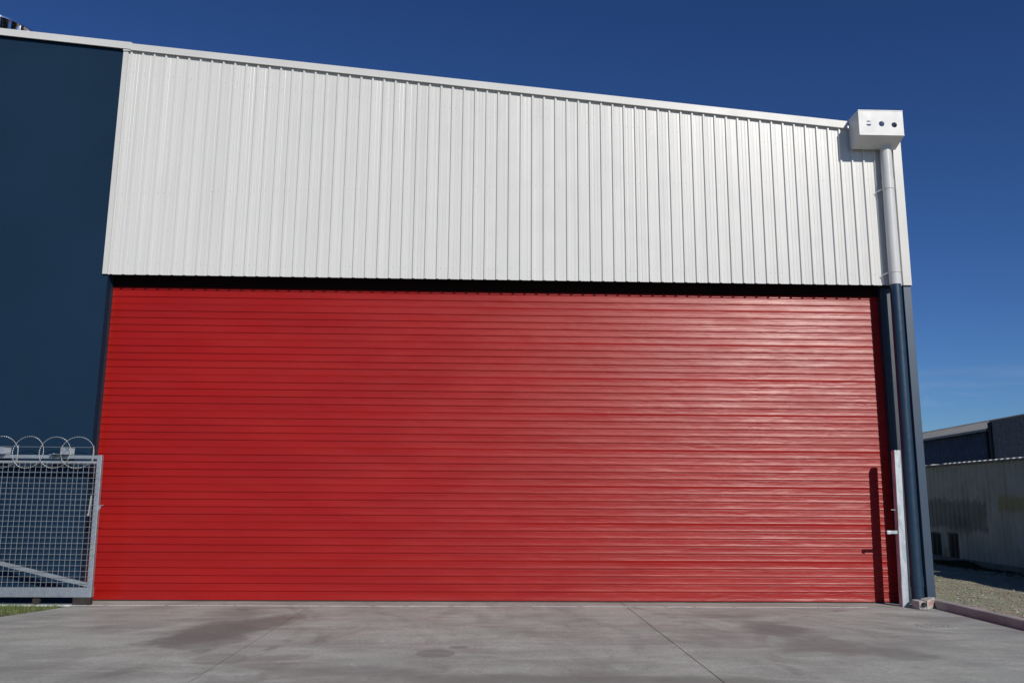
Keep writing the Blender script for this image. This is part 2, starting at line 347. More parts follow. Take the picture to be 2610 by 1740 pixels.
# gravel yard: slightly uneven sheet
nx, ny = 70, 90
def gz(x, y):
    t = min(1, max(0, (x-7.5)/4.5)); h = .085*(1-t)-.085*t
    return h+.012*math.sin(x*3.1+y*1.7)+.010*math.sin(x*7.3-y*4.1)+.006*math.sin(y*11.3+x*5)
s = MB(); vs = []
xs = [7.297+(40-7.297)*(i/nx)**2.2 for i in range(nx+1)]; ys = [-16+62*(j/ny) for j in range(ny+1)]
for y in ys:
    for x in xs: vs.append((x, y, gz(x, y)))
s.add(vs, [(j*(nx+1)+i, j*(nx+1)+i+1, (j+1)*(nx+1)+i+1, (j+1)*(nx+1)+i) for j in range(ny) for i in range(nx)], True)
tag(s.obj('gravel_yard', M['gravel']), kind='structure')
# loose stones
def stone(mb, x, y, z, r):
    a = random.random()*6.28; sx, sy, sz = r*random.uniform(.7, 1.3), r*random.uniform(.6, 1.1), r*random.uniform(.4, .8)
    pts = [(1, 0, 0), (.3, .9, .1), (-.8, .5, 0), (-.6, -.8, .1), (.5, -.8, 0), (random.uniform(-.3, .3), random.uniform(-.3, .3), 1), (0, 0, -.6)]
    vs = []
    for px, py, pz in pts:
        px *= sx*random.uniform(.8, 1.2); py *= sy*random.uniform(.8, 1.2); pz *= sz
        vs.append((x+px*math.cos(a)-py*math.sin(a), y+px*math.sin(a)+py*math.cos(a), z+pz))
    fs = [(i, (i+1) % 5, 5) for i in range(5)]+[((i+1) % 5, i, 6) for i in range(5)]
    mb.add(vs, fs)
s = MB()
for i in range(24000):
    y = random.uniform(-4.5, 13); x = random.uniform(7.31, 13.4)
    if x > .66*(y+14.1)+.5: continue
    r = random.choice([.006, .008, .010, .013, .017]) if random.random() < .93 else random.uniform(.022, .036)
    stone(s, x, y, gz(x, y)+r*.1, r)
tag(s.obj('loose_gravel', M['stone']), kind='stuff', label='loose grey and tan gravel stones between the kerb and the container', cat='gravel')
# grass wedge at the left edge of the apron
s = MB(); s.prism([(-9.6, -.33), (-6.33, -.33)]+[(left_edge(y)-.005, y) for y in yy[:14]]+[(-9.6, -3.0)], -.1, -.012, 'z')
tag(s.obj('soil', M['soil']), kind='structure')
s = MB()
for i in range(9000):
    y = -.36-abs(random.gauss(0, .9)); x = random.uniform(-9.4, -6.3)
    if x > left_edge(y)+.01 or y < -3: continue
    dens = min(1, max(0, (-6.2-x)*1.6)) * (.4+.6*(math.sin(x*9)*math.sin(y*7+2)+1)/2)
    if random.random() > dens: continue
    h = random.uniform(.015, .05)*(1.5 if random.random() < .1 else 1); a = random.random()*6.28; w = .0035
    lx, ly = random.uniform(-.03, .03), random.uniform(-.03, .03)
    dx, dy = math.cos(a)*w, math.sin(a)*w
    s.add([(x-dx, y-dy, -.013), (x+dx, y+dy, -.013), (x+dx*.6+lx*.5, y+dy*.6+ly*.5, h*.65-.01), (x+lx, y+ly, h)], [(0, 1, 2), (0, 2, 3)])
tag(s.obj('grass', M['grass']), kind='stuff', label='small wedge of short green grass at the foot of the gate', cat='grass')

# ------------------------------------------------------------------ warehouse
wh = thing('warehouse', 'navy and white steel warehouse with a wide red roller door', 'building', (0, 0, 0))
ZP = 5.326; X0 = -6.346; PT = .2032; DOORY = .262
def barge_bot(x): return 8.794-.0954*x
def barge_top(x): return 8.930-.0942*x
# left navy wall
s = MB(); s.prism([(-18, -.1), (-6.40, -.1), (-6.40, barge_bot(-6.4)+.04), (-18, barge_bot(-18)+.04)], 0, .15)
s.obj('wall', M['navy'], wh)
s = MB(); s.box(-6.52, -6.402, .15, .42, -.1, 5.8); s.obj('reveal', M['reveal'], wh)
# lintel and soffit above the door
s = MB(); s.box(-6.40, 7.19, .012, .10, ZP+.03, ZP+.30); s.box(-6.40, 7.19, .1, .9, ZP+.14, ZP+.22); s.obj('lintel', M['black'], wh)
s = MB(); s.box(-6.40, 6.85, .225, .24, 5.172, ZP+.135); s.obj('shade_strip', M['doorshade'], wh)  # added dark strip painting the shade on the door under the cladding edge
# recessed pier beside the downpipe, corner column
s = MB(); s.box(6.85, 7.205, .14, .42, -.1, 5.75); s.obj('pier', M['piershade'], wh)
s = MB(); s.box(7.205, 7.34, .0, .42, .10, ZP+.25); s.obj('column', M['navycol'], wh, .004)
s = MB(); s.prism([(.42, -.1), (.42, 8.2), (22, 8.2), (22, -.1)], 7.2, 7.335, 'x'); s.obj('side_wall', M['navy'], wh)
s = MB(); s.prism([(-18, barge_top(-18)-.04), (7.36, barge_top(7.36)-.04), (7.36, barge_top(7.36)-.12), (-18, barge_top(-18)-.12)], .0, 22); s.obj('roof', M['roof'], wh)
s = MB(); s.box(-18, -17.8, .15, 22, -.1, 9.6); s.box(-17.8, 7.2, 21.9, 22.05, -.1, 8.0); s.obj('rear_wall', M['navy'], wh)

# white ribbed cladding, one sheet per four ribs
RB, RT, RH = .0275, .0125, .029
def zt(x): return barge_bot(x)+.03
def sheet_profile(j):
    pts = []; a0 = X0+4*j*PT; rnd = random.Random(100+j)
    if j == 0: pts += [(a0-RB, 0.0), (a0-RT, -RH+.0015)]
    pts.append((a0+.0005, -RH+.0015)); pts.append((a0+RT, -RH+.0015)); pts.append((a0+RB, 0.0))
    for q in range(4):
        x = a0+q*PT
        o1, o2 = rnd.uniform(-.0016, .0004), rnd.uniform(-.0016, .0004)
        h1, h2 = rnd.uniform(.0010, .0042), rnd.uniform(.0010, .0042)
        for fx, h in ((.36, h1), (.64, h2)):
            c_ = x+PT*fx
            if fx < .5: pts.append((c_-.012, o1))
            pts += [(c_-.007, (o1+o2)/2), (c_-.0025, -h), (c_+.0025, -h), (c_+.007, (o1+o2)/2)]
            if fx > .5: pts.append((c_+.014, o2))
        e = x+PT; pts += [(e-RB, 0), (e-RT, -RH), (e+RT, -RH), (e+RB, 0)] if q < 3 else [(e-RB, 0), (e-RT, -RH), (e+RT, -RH), (e+RB+.001, -.0015), (e+RB+.006, -.0015)]
    return pts
def clad(pts, name='cladding_sheet', mat=None, z0=ZP, yoff=0.0):
    s = MB(); n = len(pts)
    vs = [(x, y+yoff, z0) for x, y in pts]+[(x, y+yoff, zt(x)) for x, y in pts]
    vs += [(x, y+yoff+.0012, z0) for x, y in pts]+[(x, y+yoff+.0012, zt(x)) for x, y in pts]
    fs = [(i, i+1, i+1+n, i+n) for i in range(n-1)]+[(2*n+i+n, 2*n+i+1+n, 2*n+i+1, 2*n+i) for i in range(n-1)]+[(2*n+i, 2*n+i+1, i+1, i) for i in range(n-1)]
    s.add(vs, fs); return s.obj(name, mat or M['white'], wh)
def screwhead(mb, x, y, z):
    n = 6; r = .0068
    vs = [(x+r*math.cos(6.283*i/n), y, z+r*math.sin(6.283*i/n)) for i in range(n)]+[(x+r*.6*math.cos(6.283*i/n), y-.006, z+r*.6*math.sin(6.283*i/n)) for i in range(n)]
    mb.add(vs, [(i, (i+1) % n, (i+1) % n+n, i+n) for i in range(n)]+[tuple(range(n, 2*n))])
def screws(xs, par):
    s = MB()
    for x in xs:
        for z in (5.52, 7.0+.02*x*1.9, barge_bot(x)-.40): screwhead(s, x, -.002, z+random.uniform(-.006, .006))
    o = s.obj('screw_heads', M['screw'], par); o['kind'] = 'stuff'
for j in range(16):
    o = clad(sheet_profile(j)); a0 = X0+4*j*PT
    screws([a0+q*PT+.055 for q in range(4)]+[a0+4*PT-.05], o)
pts = sheet_profile(16); pts = [p for p in pts if p[0] < X0+66*PT+.13]
o = clad(pts); screws([X0+64*PT+.055, X0+65*PT+.055, X0+66*PT-.05, X0+66*PT+.055], o)
# flat flashings on both ends
s = MB()
def flat(x0, x1, y, left_lip, right_lip):
    p = []
    if left_lip: p.append((x0, .02))
    p += [(x0, y), (x1, y)]
    if right_lip: p.append((x1, .02))
    return p
clad([(-6.483, .0), (-6.483, -.033), (-6.400, -.033), (-6.394, -.002), (-6.370, -.002)], 'edge_flashing', M['trim'])
clad([(7.188, -.001), (7.196, -.034), (7.342, -.034), (7.342, .02), (7.342, .3)], 'edge_flashing', M['trim'])
# barge capping along the sloping roof edge
def barge(xa, xb, up, y):
    prof = [(.14, .035+up), (y+.004, up), (y, up-.004), (y, None), (y-.008, 'lip'), (y+.004, 'lip2')]
    s = MB(); vs = []
    for x in (xa, xb):
        for py, pz in prof:
            z = barge_top(x)+pz if isinstance(pz, float) else barge_bot(x)+up*.6+({None: .010, 'lip': .0, 'lip2': -.006}[pz])
            vs.append((x, py, z))
        vs.append((x, .14, barge_top(x)-.05))
    n = 7; fs = [(i, i+1, i+1+n, i+n) for i in range(n-1)]+[tuple(range(n-1, -1, -1)), tuple(range(n, 2*n))]
    s.add(vs, fs); return s.obj('barge_capping', M['trim'], wh)
barge(-6.352, 6.40, 0.0, -.052); barge(-18, -6.345, .018, -.058)
# top corner of the left flashing beside the step
s = MB(); s.box(-6.483, -6.352, -.0515, -.034, barge_bot(-6.4)-.02, barge_bot(-6.4)+.05); s.obj('capping_end', M['trim'], wh)

# roller door: one object per slat
door = bpy.data.objects.new('roller_door', None); COL.objects.link(door); door.parent = wh; door.location = (0, DOORY, .0)
SP = .1212
def slat_mesh(weak, n=0):
    # (z, y) profile from the bottom lip to the groove at the top; y negative is towards the viewer
    g0 = -.0042 if weak[0] else .007; g1 = -.0042 if weak[1] else .007
    pr = [(0, g0), (.0022, g0)]
    pr.append((.0050, -.0058 if weak[0] else -.0066)); pr.append((.011, -.0070 if weak[0] else -.0078))
    z = .018; y = -.0068
    for i in range(5):
        f = i/4.0
        yb = -.0068+.0048*(1-(1-f)**2)
        zc = .024+i*.0185
        pr += [(zc-.0060, yb-.0001), (zc-.0020, yb-.0010), (zc+.0005, yb-.0009), (zc+.0066, yb+.0002)]
    pr += [(.1115, -.0014), (.1155, -.0034), (.1188, -.0042 if weak[1] else -.0022), (.1196, g1), (SP+.0005, g1)]
    s = MB(); nn = len(pr); xa, xb = -6.60, 7.1
    s.add([(xa, y, z) for z, y in pr]+[(xb, y, z) for z, y in pr], [(i, i+nn, i+1+nn, i+1) for i in range(nn-1)])
    return s.mesh('slat', M['red'])
SM = {}
for i in range(-1, 43):
    w = ((i % 5 == 4), ((i+1) % 5 == 4))
    if w not in SM: SM[w] = slat_mesh(w)
    if i == -1: continue
    link('slat', SM[w], door, (0, DOORY, .157+i*SP))
# bottom slat and rubber-edged rail
s = MB(); pr = [(.020, .010), (.0215, -.0085), (.034, -.0100), (.040, -.0085)]
for q in range(6):
    zc = .049+q*.0178; yb = -.0076+.0052*(1-(1-q/5.0)**2)
    pr += [(zc-.0060, yb-.0001), (zc-.0020, yb-.0011), (zc+.0005, yb-.0010), (zc+.0066, yb+.0002)]
pr += [(.1525, -.0034), (.1550, -.0022), (.1560, .007), (.1572, .007)]
s.add([(-6.6, DOORY+y, z) for z, y in pr]+[(7.1, DOORY+y, z) for z, y in pr], [(i, i+len(pr), i+1+len(pr), i+1) for i in range(len(pr)-1)]); s.obj('bottom_rail', M['red'], door)
s = MB(); s.box(-6.6, 7.1, DOORY-.006, DOORY+.02, .002, .020); s.obj('rubber_seal', M['dark'], door)

# rainwater head at the high right corner
BX0, BX1, BY, BZ0, BZ1 = 6.418, 7.203, -.45, 7.89, 8.35
rw = bpy.data.objects.new('rainwater_head', None); COL.objects.link(rw); rw.parent = wh; rw.location = (6.8, -.2, 7.9)
def plate(mb, q, t):   # quad with thickness t along its inward normal
    a, b, c, d = [Vector(x) for x in q]; n = (b-a).cross(d-a).normalized()*t
    mb.add([a, b, c, d, a+n, b+n, c+n, d+n], [(0, 1, 2, 3), (7, 6, 5, 4), (0, 4, 5, 1), (1, 5, 6, 2), (2, 6, 7, 3), (3, 7, 4, 0)])
# front plate with three round overflow holes
holes = [(6.590, 8.105), (6.818, 8.100), (7.040, 8.085)]; HR = .049
def front_plate():
    s = MB(); N = 24
    xs = [BX0, 6.704, 6.929, BX1]
    for (hx, hz), xa, xb in zip(holes, xs, xs[1:]):
        per = []
        # outer rectangle sampled at the same angles as the hole
        for i in range(N):
            t = 2*math.pi*(i+.5)/N; dx, dz = math.cos(t), math.sin(t)
            ks = []
            if dx > 1e-9: ks.append((xb-hx)/dx)
            if dx < -1e-9: ks.append((xa-hx)/dx)
            if dz > 1e-9: ks.append((BZ1-hz)/dz)
            if dz < -1e-9: ks.append((BZ0-hz)/dz)
            kk = min(ks); per.append((hx+dx*kk, hz+dz*kk))
        # walk the border and insert the corners
        cor = [(xb, BZ1), (xa, BZ1), (xa, BZ0), (xb, BZ0)]
        for y_ in (BY, BY+.002):
            vs = [(hx+HR*math.cos(2*math.pi*(i+.5)/N), y_, hz+HR*math.sin(2*math.pi*(i+.5)/N)) for i in range(N)]+[(a, y_, b) for a, b in per]
            fs = []
            for i in range(N):
                j2 = (i+1) % N; f = [i, i+N]
                a, b = per[i], per[j2]
                if abs(a[0]-b[0]) > 1e-6 and abs(a[1]-b[1]) > 1e-6:
                    mid = min(cor, key=lambda c_: (c_[0]-(a[0]+b[0])/2)**2+(c_[1]-(a[1]+b[1])/2)**2)
                    vs.append((mid[0], y_, mid[1])); f.append(len(vs)-1)
                f += [j2+N, j2]; fs.append(tuple(f))
            s.add(vs, fs)
        rim = [(hx+HR*math.cos(2*math.pi*(i+.5)/N), hz+HR*math.sin(2*math.pi*(i+.5)/N)) for i in range(N)]
        s.add([(a, BY, b) for a, b in rim]+[(a, BY+.002, b) for a, b in rim], [(i, (i+1) % N, (i+1) % N+N, i+N) for i in range(N)])
    return s.obj('front_plate', M['metalwhite'], rw)
front_plate()
T = .002
ZL = 7.775; YL = -.10
s = MB(); prof = [(BY+T, BZ1), (BY+T, BZ0), (YL, ZL), (-.036, ZL+.03), (-.036, BZ1)]
s.prism(prof, BX0, BX0+T, 'x'); s.obj('side_plate', M['metalwhite'], rw)
s = MB(); s.prism(prof, BX1-T, BX1, 'x'); s.obj('side_plate', M['metalwhite'], rw)
s = MB(); s.prism([(BY, BZ0), (YL, ZL), (YL, ZL+T), (BY, BZ0+T)], BX0, BX1, 'x'); s.prism([(YL, ZL), (-.036, ZL+.03), (-.036, ZL+.03+T), (YL, ZL+T)], BX0, BX1, 'x'); s.obj('sloping_base', M['metalwhite'], rw)
s = MB(); s.box(BX0+T, BX1-T, -.036, -.034, ZL+.03, 8.24); s.obj('back_plate', M['metalwhite'], rw)
s = MB(); s.box(BX0+T, 6.96, -.034, -.03, 8.285, 8.33); s.obj('cross_strap', M['metalwhite'], rw)
s = MB(); s.box(6.998, 7.14, -.2, -.04, 7.9, 8.36); s.obj('outlet_baffle', M['galv'], rw)
s = MB(); s.box(BX0-.002, BX1+.002, BY-.0045, BY-.0005, BZ1-.012, BZ1+.003); s.obj('folded_rim', M['metalwhite'], rw); s = MB(); s.box(BX0-.002, BX1+.002, BY-.0045, BY-.0005, BZ0-.002, BZ0+.008); s.obj('folded_rim', M['metalwhite'], rw)

# downpipe: white above the cladding edge, navy below
PX, PY, PR = 6.998, -.137, .0945
def ptop(z): return PX-(5.3-z)*.004 if z < 5.3 else PX+(z-5.3)*.004
dp = bpy.data.objects.new('downpipe', None); COL.objects.link(dp); dp.parent = wh; dp.location = (PX, PY, 0)
def pipe(name, z0, z1, r, mat, caps=True):
    s = MB(); s.tube((ptop(z0), PY, z0), (ptop(z1), PY, z1), r, 40, caps=caps); return s.obj(name, mat, dp)
o = pipe('upper_pipe', 5.305, 7.84, PR, M['pvc']); o['label'] = 'white upper length of the round downpipe'
o = pipe('lower_pipe', .08, 5.302, PR-.0012, M['navypipe']); o['label'] = 'navy lower length of the round downpipe'
pipe('socket', 7.04, 7.20, PR+.0045, M['pvc'])
o = pipe('socket', .30, .47, PR+.0065, M['navypipe']); o['label'] = 'navy socket near the foot of the downpipe'
for z in (7.03, 5.52):
    s = MB(); s.tube((ptop(z), PY, z-.011), (ptop(z), PY, z+.011), PR+.007, 40)
    s.add([(ptop(z)-PR-.09, -.03, z-.014-.03), (ptop(z)-PR-.004, PY, z-.011), (ptop(z)-PR-.004, PY, z+.011), (ptop(z)-PR-.09, -.03, z+.012-.03), (ptop(z)-PR-.09, -.026, z-.044), (ptop(z)-PR+.002, PY+.006, z-.011), (ptop(z)-PR+.002, PY+.006, z+.011), (ptop(z)-PR-.09, -.026, z-.018)],
          [(0, 1, 2, 3), (7, 6, 5, 4), (0, 4, 5, 1), (1, 5, 6, 2), (2, 6, 7, 3), (3, 7, 4, 0)])
    s.obj('strap', M['pvc'], dp)

# ------------------------------------------------------------------ turbine roof vent
VC = Vector((-9.36, .95, 9.0)); VR = .75
vt = thing('roof_vent', 'shiny round turbine vent with upright vanes behind the high left roof edge', 'roof vent', VC)
ZT = 10.245
s = MB(); s.tube(VC+Vector((0, 0, .5)), VC+Vector((0, 0, .86)), .5, 32); s.obj('throat', M['stainless'], vt)
s = MB(); s.tube((VC.x, VC.y, ZT-.030), (VC.x, VC.y, ZT), VR, 64); s.tube((VC.x, VC.y, ZT), (VC.x, VC.y, ZT+.09), VR*.98, 64, .12); s.obj('cap', M['stainless'], vt)
s = MB(); s.tube((VC.x, VC.y, 9.79), (VC.x, VC.y, 9.82), VR*.97, 64); s.obj('base_ring', M['stainless'], vt)
s = MB(); s.tube((VC.x, VC.y, 9.8), (VC.x, VC.y, ZT-.03), .5, 32); s.obj('core', M['black'], vt)
NV = 27
for i in range(NV):
    s = MB(); a = 2*math.pi*i/NV; pr = []
    for q in range(6):
        f = q/5.0; rr = VR*(.985-.19*f**1.2); aa = a-f*.17
        pr.append((VC.x+rr*math.cos(aa), VC.y+rr*math.sin(aa)))
    m = len(pr); s.add([(x, y, 9.82) for x, y in pr]+[(x, y, ZT-.03) for x, y in pr], [(q, q+1, q+1+m, q+m) for q in range(m-1)], True)
    s.obj('vane', M['stainless'], vt)

# ------------------------------------------------------------------ sliding mesh gate
GY = -.30; GX1 = -6.058; GX0 = -11.4
gt = thing('sliding_gate', 'galvanised mesh sliding gate topped with razor wire in front of the navy wall', 'gate', (-8.5, GY, 0))
s = MB(); s.box(GX0, GX1, GY, GY+.10, .115, .26); s.obj('bottom_rail', M['galv'], gt, .006)
s = MB(); s.prism([(GX1-.078, .2602), (GX1, .2602), (GX1-.03, 2.292), (GX1-.105, 2.292)], GY, GY+.07); s.obj('stile', M['galv'], gt, .005)
s = MB(); s.box(GX0, GX0+.075, GY, GY+.07, .2602, 2.292); s.obj('stile', M['galv'], gt, .005)
s = MB(); s.box(GX0+.0752, GX1-.106, GY+.02, GY+.068, 2.232, 2.288); s.obj('top_rail', M['galv'], gt, .004)
s = MB(); s.tube((GX0+.0752, GY+.022, 2.172), (GX1-.104, GY+.022, 2.172), .026, 16); s.obj('mesh_rail', M['galv'], gt)
s = MB(); zl = .66+.235*(.0)+.0
s.prism([(-6.10, .2605), (-6.10, .318), (-11.2, 1.52), (-11.2, 1.455), (-6.40, .2605+.062)], GY+.03, GY+.07); s.obj('brace', M['galv'], gt, .003)
s = MB(); s.box(-8.8, -8.73, GY+.005, GY+.065, .2603, 2.231); s.obj('stile', M['galv'], gt, .004)
wv = MB(); wv.tube((0, 0, .262), (0, 0, 2.19), .0031, 6); wvm = wv.mesh('vertical_wire', M['wire'])
nw = 0; x = -6.163
while x > GX0+.08:
    o = link('vertical_wire', wvm, gt, (x, GY-.006, 0)); o.rotation_euler[1] = -.0115 if nw < 4 else -.004
    x -= .0845; nw += 1
wh_ = MB(); wh_.tube((GX0+.02, 0, 0), (GX1-.045, 0, 0), .0031, 6); whm = wh_.mesh('horizontal_wire', M['wire'])
for i in range(23):
    z = .340+i*.0838
    if z < 2.15: link('horizontal_wire', whm, gt, (-.0005*i*1.0, GY-.012, z))
# pickets, tension wire and razor coil
for i, x in enumerate((-6.222, -6.714, -7.402, -8.09, -8.78, -9.47, -10.2, -10.9)):
    s = MB(); s.tube((x, GY-.006, 2.165), (x-.006, GY-.006, 2.438), .0075, 8); s.obj('picket', M['wire'], gt)
s = MB(); s.tube((-11.2, GY-.012, 2.419), (-6.222, GY-.012, 2.412), .0028, 6); s.obj('tension_wire', M['wire'], gt)
def razor_loop():
    s = MB(); R = .247; N = 44; pts = []
    for i in range(N):
        a = 2*math.pi*i/N; pts.append(Vector((R*math.cos(a), .018*math.sin(a), R*math.sin(a))))
    for i in range(N):
        p, q = pts[i], pts[(i+1) % N]
        s.tube(p, q, .0028, 5, caps=False)
        d = (q-p).normalized(); o_ = p.normalized(); m = (p+q)/2
        s.add([m-d*.015, m+o_*.0085, m+d*.015, m-o_*.0085, m+Vector((0, -.005, 0)), m+Vector((0, .005, 0))], [(0, 1, 4), (1, 2, 4), (2, 3, 4), (3, 0, 4), (1, 0, 5), (2, 1, 5), (3, 2, 5), (0, 3, 5)])
    return s.mesh('razor_loop', M['wire'])
rl = razor_loop()
for i, x in enumerate((-6.462, -6.822, -7.236, -7.648, -8.06, -8.47, -8.88, -9.3, -9.71, -10.12, -10.53, -10.94)):
    o = link('razor_loop', rl, gt, (x, GY-.03+(.012 if i % 2 else 0), 2.327)); o.rotation_euler = (random.uniform(-.05, .05), random.uniform(0, 3), random.uniform(-.12, .12)); 
    o.scale = (1, 1, random.uniform(.98, 1.02))
# latch parts and roller box
s = MB(); s.tube((-6.205, GY-.02, 1.36), (-6.185, GY-.02, 1.66), .013, 10); s.tube((-6.214, GY-.02, 1.35), (-6.2, GY-.02, 1.38), .02, 10); s.obj('drop_bolt', M['wire'], gt)
s = MB(); s.tube((-6.09, GY+.02, 1.512), (-6.0, GY+.02, 1.512), .006, 8); s.prism([(-6.078, 1.50), (-6.035, 1.50), (-6.06, 1.44), (-6.078, 1.43)], GY+.02, GY+.03); s.obj('latch_pin', M['galv'], gt)
s = MB(); s.box(-6.34, -6.065, GY+.005, GY+.095, .004, .1148); s.obj('end_buffer', M['dark'], gt, .012)
for x in (-6.9, -10.4):
    s = MB(); s.tube((x, GY+.03, .062), (x, GY+.07, .062), .058, 20); s.obj('wheel', M['dark'], gt)
s = MB(); s.box(-11.4, -6.35, GY+.035, GY+.065, .0025, .012)
tag(s.obj('gate_track', M['galv']), 'low steel track bar on the concrete under the sliding gate', 'gate track')
# guide brackets on the wall above the gate
def guide(x, label):
    t = thing('guide_bracket', label, 'bracket', (x, -.15, 2.35), 'roller guide brackets above the gate')
    s = MB(); s.box(x-.115, x-.005, -.16, -.002, 2.305, 2.415); s.obj('standoff', M['galv'], t, .003)
    s = MB(); s.box(x+.005, x+.115, -.175, -.163, 2.302, 2.405); s.obj('mounting_plate', M['wire'], t, .002)
    s = MB(); s.box(x-.19, x+.10, -.36, -.163, 2.2945, 2.3015); s.obj('roller_plate', M['galv'], t, .002)
    for q in (-.13, -.02):
        s = MB(); s.tube((x+q, -.325, 2.235), (x+q, -.325, 2.294), .016, 12); s.obj('guide_roller', M['dark'], t)
        s = MB(); s.tube((x+q, -.325, 2.302), (x+q, -.325, 2.316), .011, 6, smooth=False); s.obj('bolt', M['wire'], t)
    return t
guide(-6.700, 'galvanised roller guide bracket between the two right razor loops')
guide(-7.700, 'galvanised roller guide bracket cut by the left edge of the photo')

# ------------------------------------------------------------------ galvanised gate post on the right
gp = thing('steel_post', 'bright galvanised square gate post leaning beside the downpipe', 'post', (6.73, -.2, 0))
s = MB()
a, b, y0, y1, h = 6.668, 6.775, -.24, -.12, 2.476
def skew(mb, xa, xb, dx, ya, yb, z0, z1):
    mb.add([(xa, ya, z0), (xb, ya, z0), (xb, yb, z0), (xa, yb, z0), (xa+dx, ya, z1), (xb+dx, ya, z1), (xb+dx, yb, z1), (xa+dx, yb, z1)], [(3, 2, 1, 0), (4, 5, 6, 7), (0, 1, 5, 4), (1, 2, 6, 5), (2, 3, 7, 6), (3, 0, 4, 7)])
skew(s, a, b, .048, y0, y1, 0, h); s.obj('square_tube', M['galvbright'], gp, .006)
s = MB(); skew(s, a-.002, b+.002, 0.006, y0-.003, y1+.002, .295, .312); s.obj('weld_seam', M['galvbright'], gp)
s = MB(); s.box(6.505, 6.70, -.215, -.205, 1.135, 1.185); s.box(6.505, 6.56, -.235, -.215, 1.130, 1.183); s.obj('latch_keeper', M['galvbright'], gp, .003)
s = MB(); s.tube((6.61, -.2, 1.515), (6.72, -.2, 1.515), .005, 8); s.obj('latch_pin', M['galv'], gp)

# ------------------------------------------------------------------ broken concrete pieces at the downpipe foot
def chunk(name, poly, h0, h1, label, tilt=0.0):
    s = MB(); n = len(poly); cx = sum(p[0] for p in poly)/n; cy = sum(p[1] for p in poly)/n
    vs = [(x, y, 0.002) for x, y in poly]+[(cx+(x-cx)*.97, cy+(y-cy)*.97, h0+(h1-h0)*((x-cx)*.5+.5)+tilt*(x-cx)) for x, y in poly]
    s.add(vs, [tuple(range(n-1, -1, -1)), tuple(range(n, 2*n))]+[(i, (i+1) % n, (i+1) % n+n, i+n) for i in range(n)])
    o = s.obj(name, M['block'], bevel=.008); return o
A = chunk('concrete_block', [(6.79, -.30), (6.752, -.44), (6.775, -.56), (6.868, -.605), (6.90, -.30)], .125, .13, '')
tag(A, 'broken off-white concrete block at the foot of the downpipe', 'concrete block', 'concrete pieces at the downpipe foot')
bt = thing('concrete_block', 'pinkish concrete block with red scribble leaning on the kerb end', 'concrete block', (7.05, -.45, 0), 'concrete pieces at the downpipe foot')
s = MB(); P = [(6.885, -.592), (7.150, -.325), (7.105, -.27), (6.985, -.25), (6.906, -.33)]; n = 5
zt_ = [.135, .165, .16, .14, .13]
s.add([(x, y, .004) for x, y in P]+[(x, y, z) for (x, y), z in zip(P, zt_)], [tuple(range(n-1, -1, -1)), tuple(range(n, 2*n))]+[(i, (i+1) % n, (i+1) % n+n, i+n) for i in range(n)]); s.obj('block_body', M['block'], bt, .006)
# red strokes on its front-right face
p0 = Vector((6.885, -.592, 0)); p1 = Vector((7.150, -.325, 0)); dd = (p1-p0); nn = Vector((dd.y, -dd.x, 0)).normalized()
def on(u, z): return p0+dd*u+nn*.0015+Vector((0, 0, z))
s = MB()
for (u0, z0, u1, z1) in [(.12, .05, .24, .115), (.26, .05, .38, .12), (.40, .055, .50, .12), (.54, .06, .74, .135), (.56, .135, .74, .06), (.14, .085, .5, .09), (.76, .07, .86, .13)]:
    a_, b_ = on(u0, z0), on(u1, z1); s.tube(a_, b_, .0035, 5)
s.obj('red_marking', M['redmark'], bt)
s = MB(); s.tube((6.83, -.5, .082), (6.845, -.612, .082), .034, 14); tag(s.obj('block_hole', M['black'], A))

# drain cover, almost flush
dc = thing('drain_cover', 'round concrete drain cover with worn rings and a pink tint near the kerb', 'drain cover', (6.17, -2.22, 0))
s = MB(); s.tube((6.17, -2.22, -.01), (6.17, -2.22, .004), .27, 48); s.obj('lid', M['conc'], dc)
for r in (.25, .20, .14, .08):
    s = MB(); N = 48; ri, ro_ = r-.006, r+.006; vs = []
    for rr in (ri, ro_):
        vs += [(6.17+rr*math.cos(2*math.pi*i/N)*(1+.02*math.sin(3*i)), -2.22+rr*math.sin(2*math.pi*i/N), .0045) for i in range(N)]
    s.add(vs, [(i, (i+1) % N, (i+1) % N+N, i+N) for i in range(N) if random.random() < .8])
    s.obj('ring', M['kerb'] if r > .15 else M['joint'], dc)

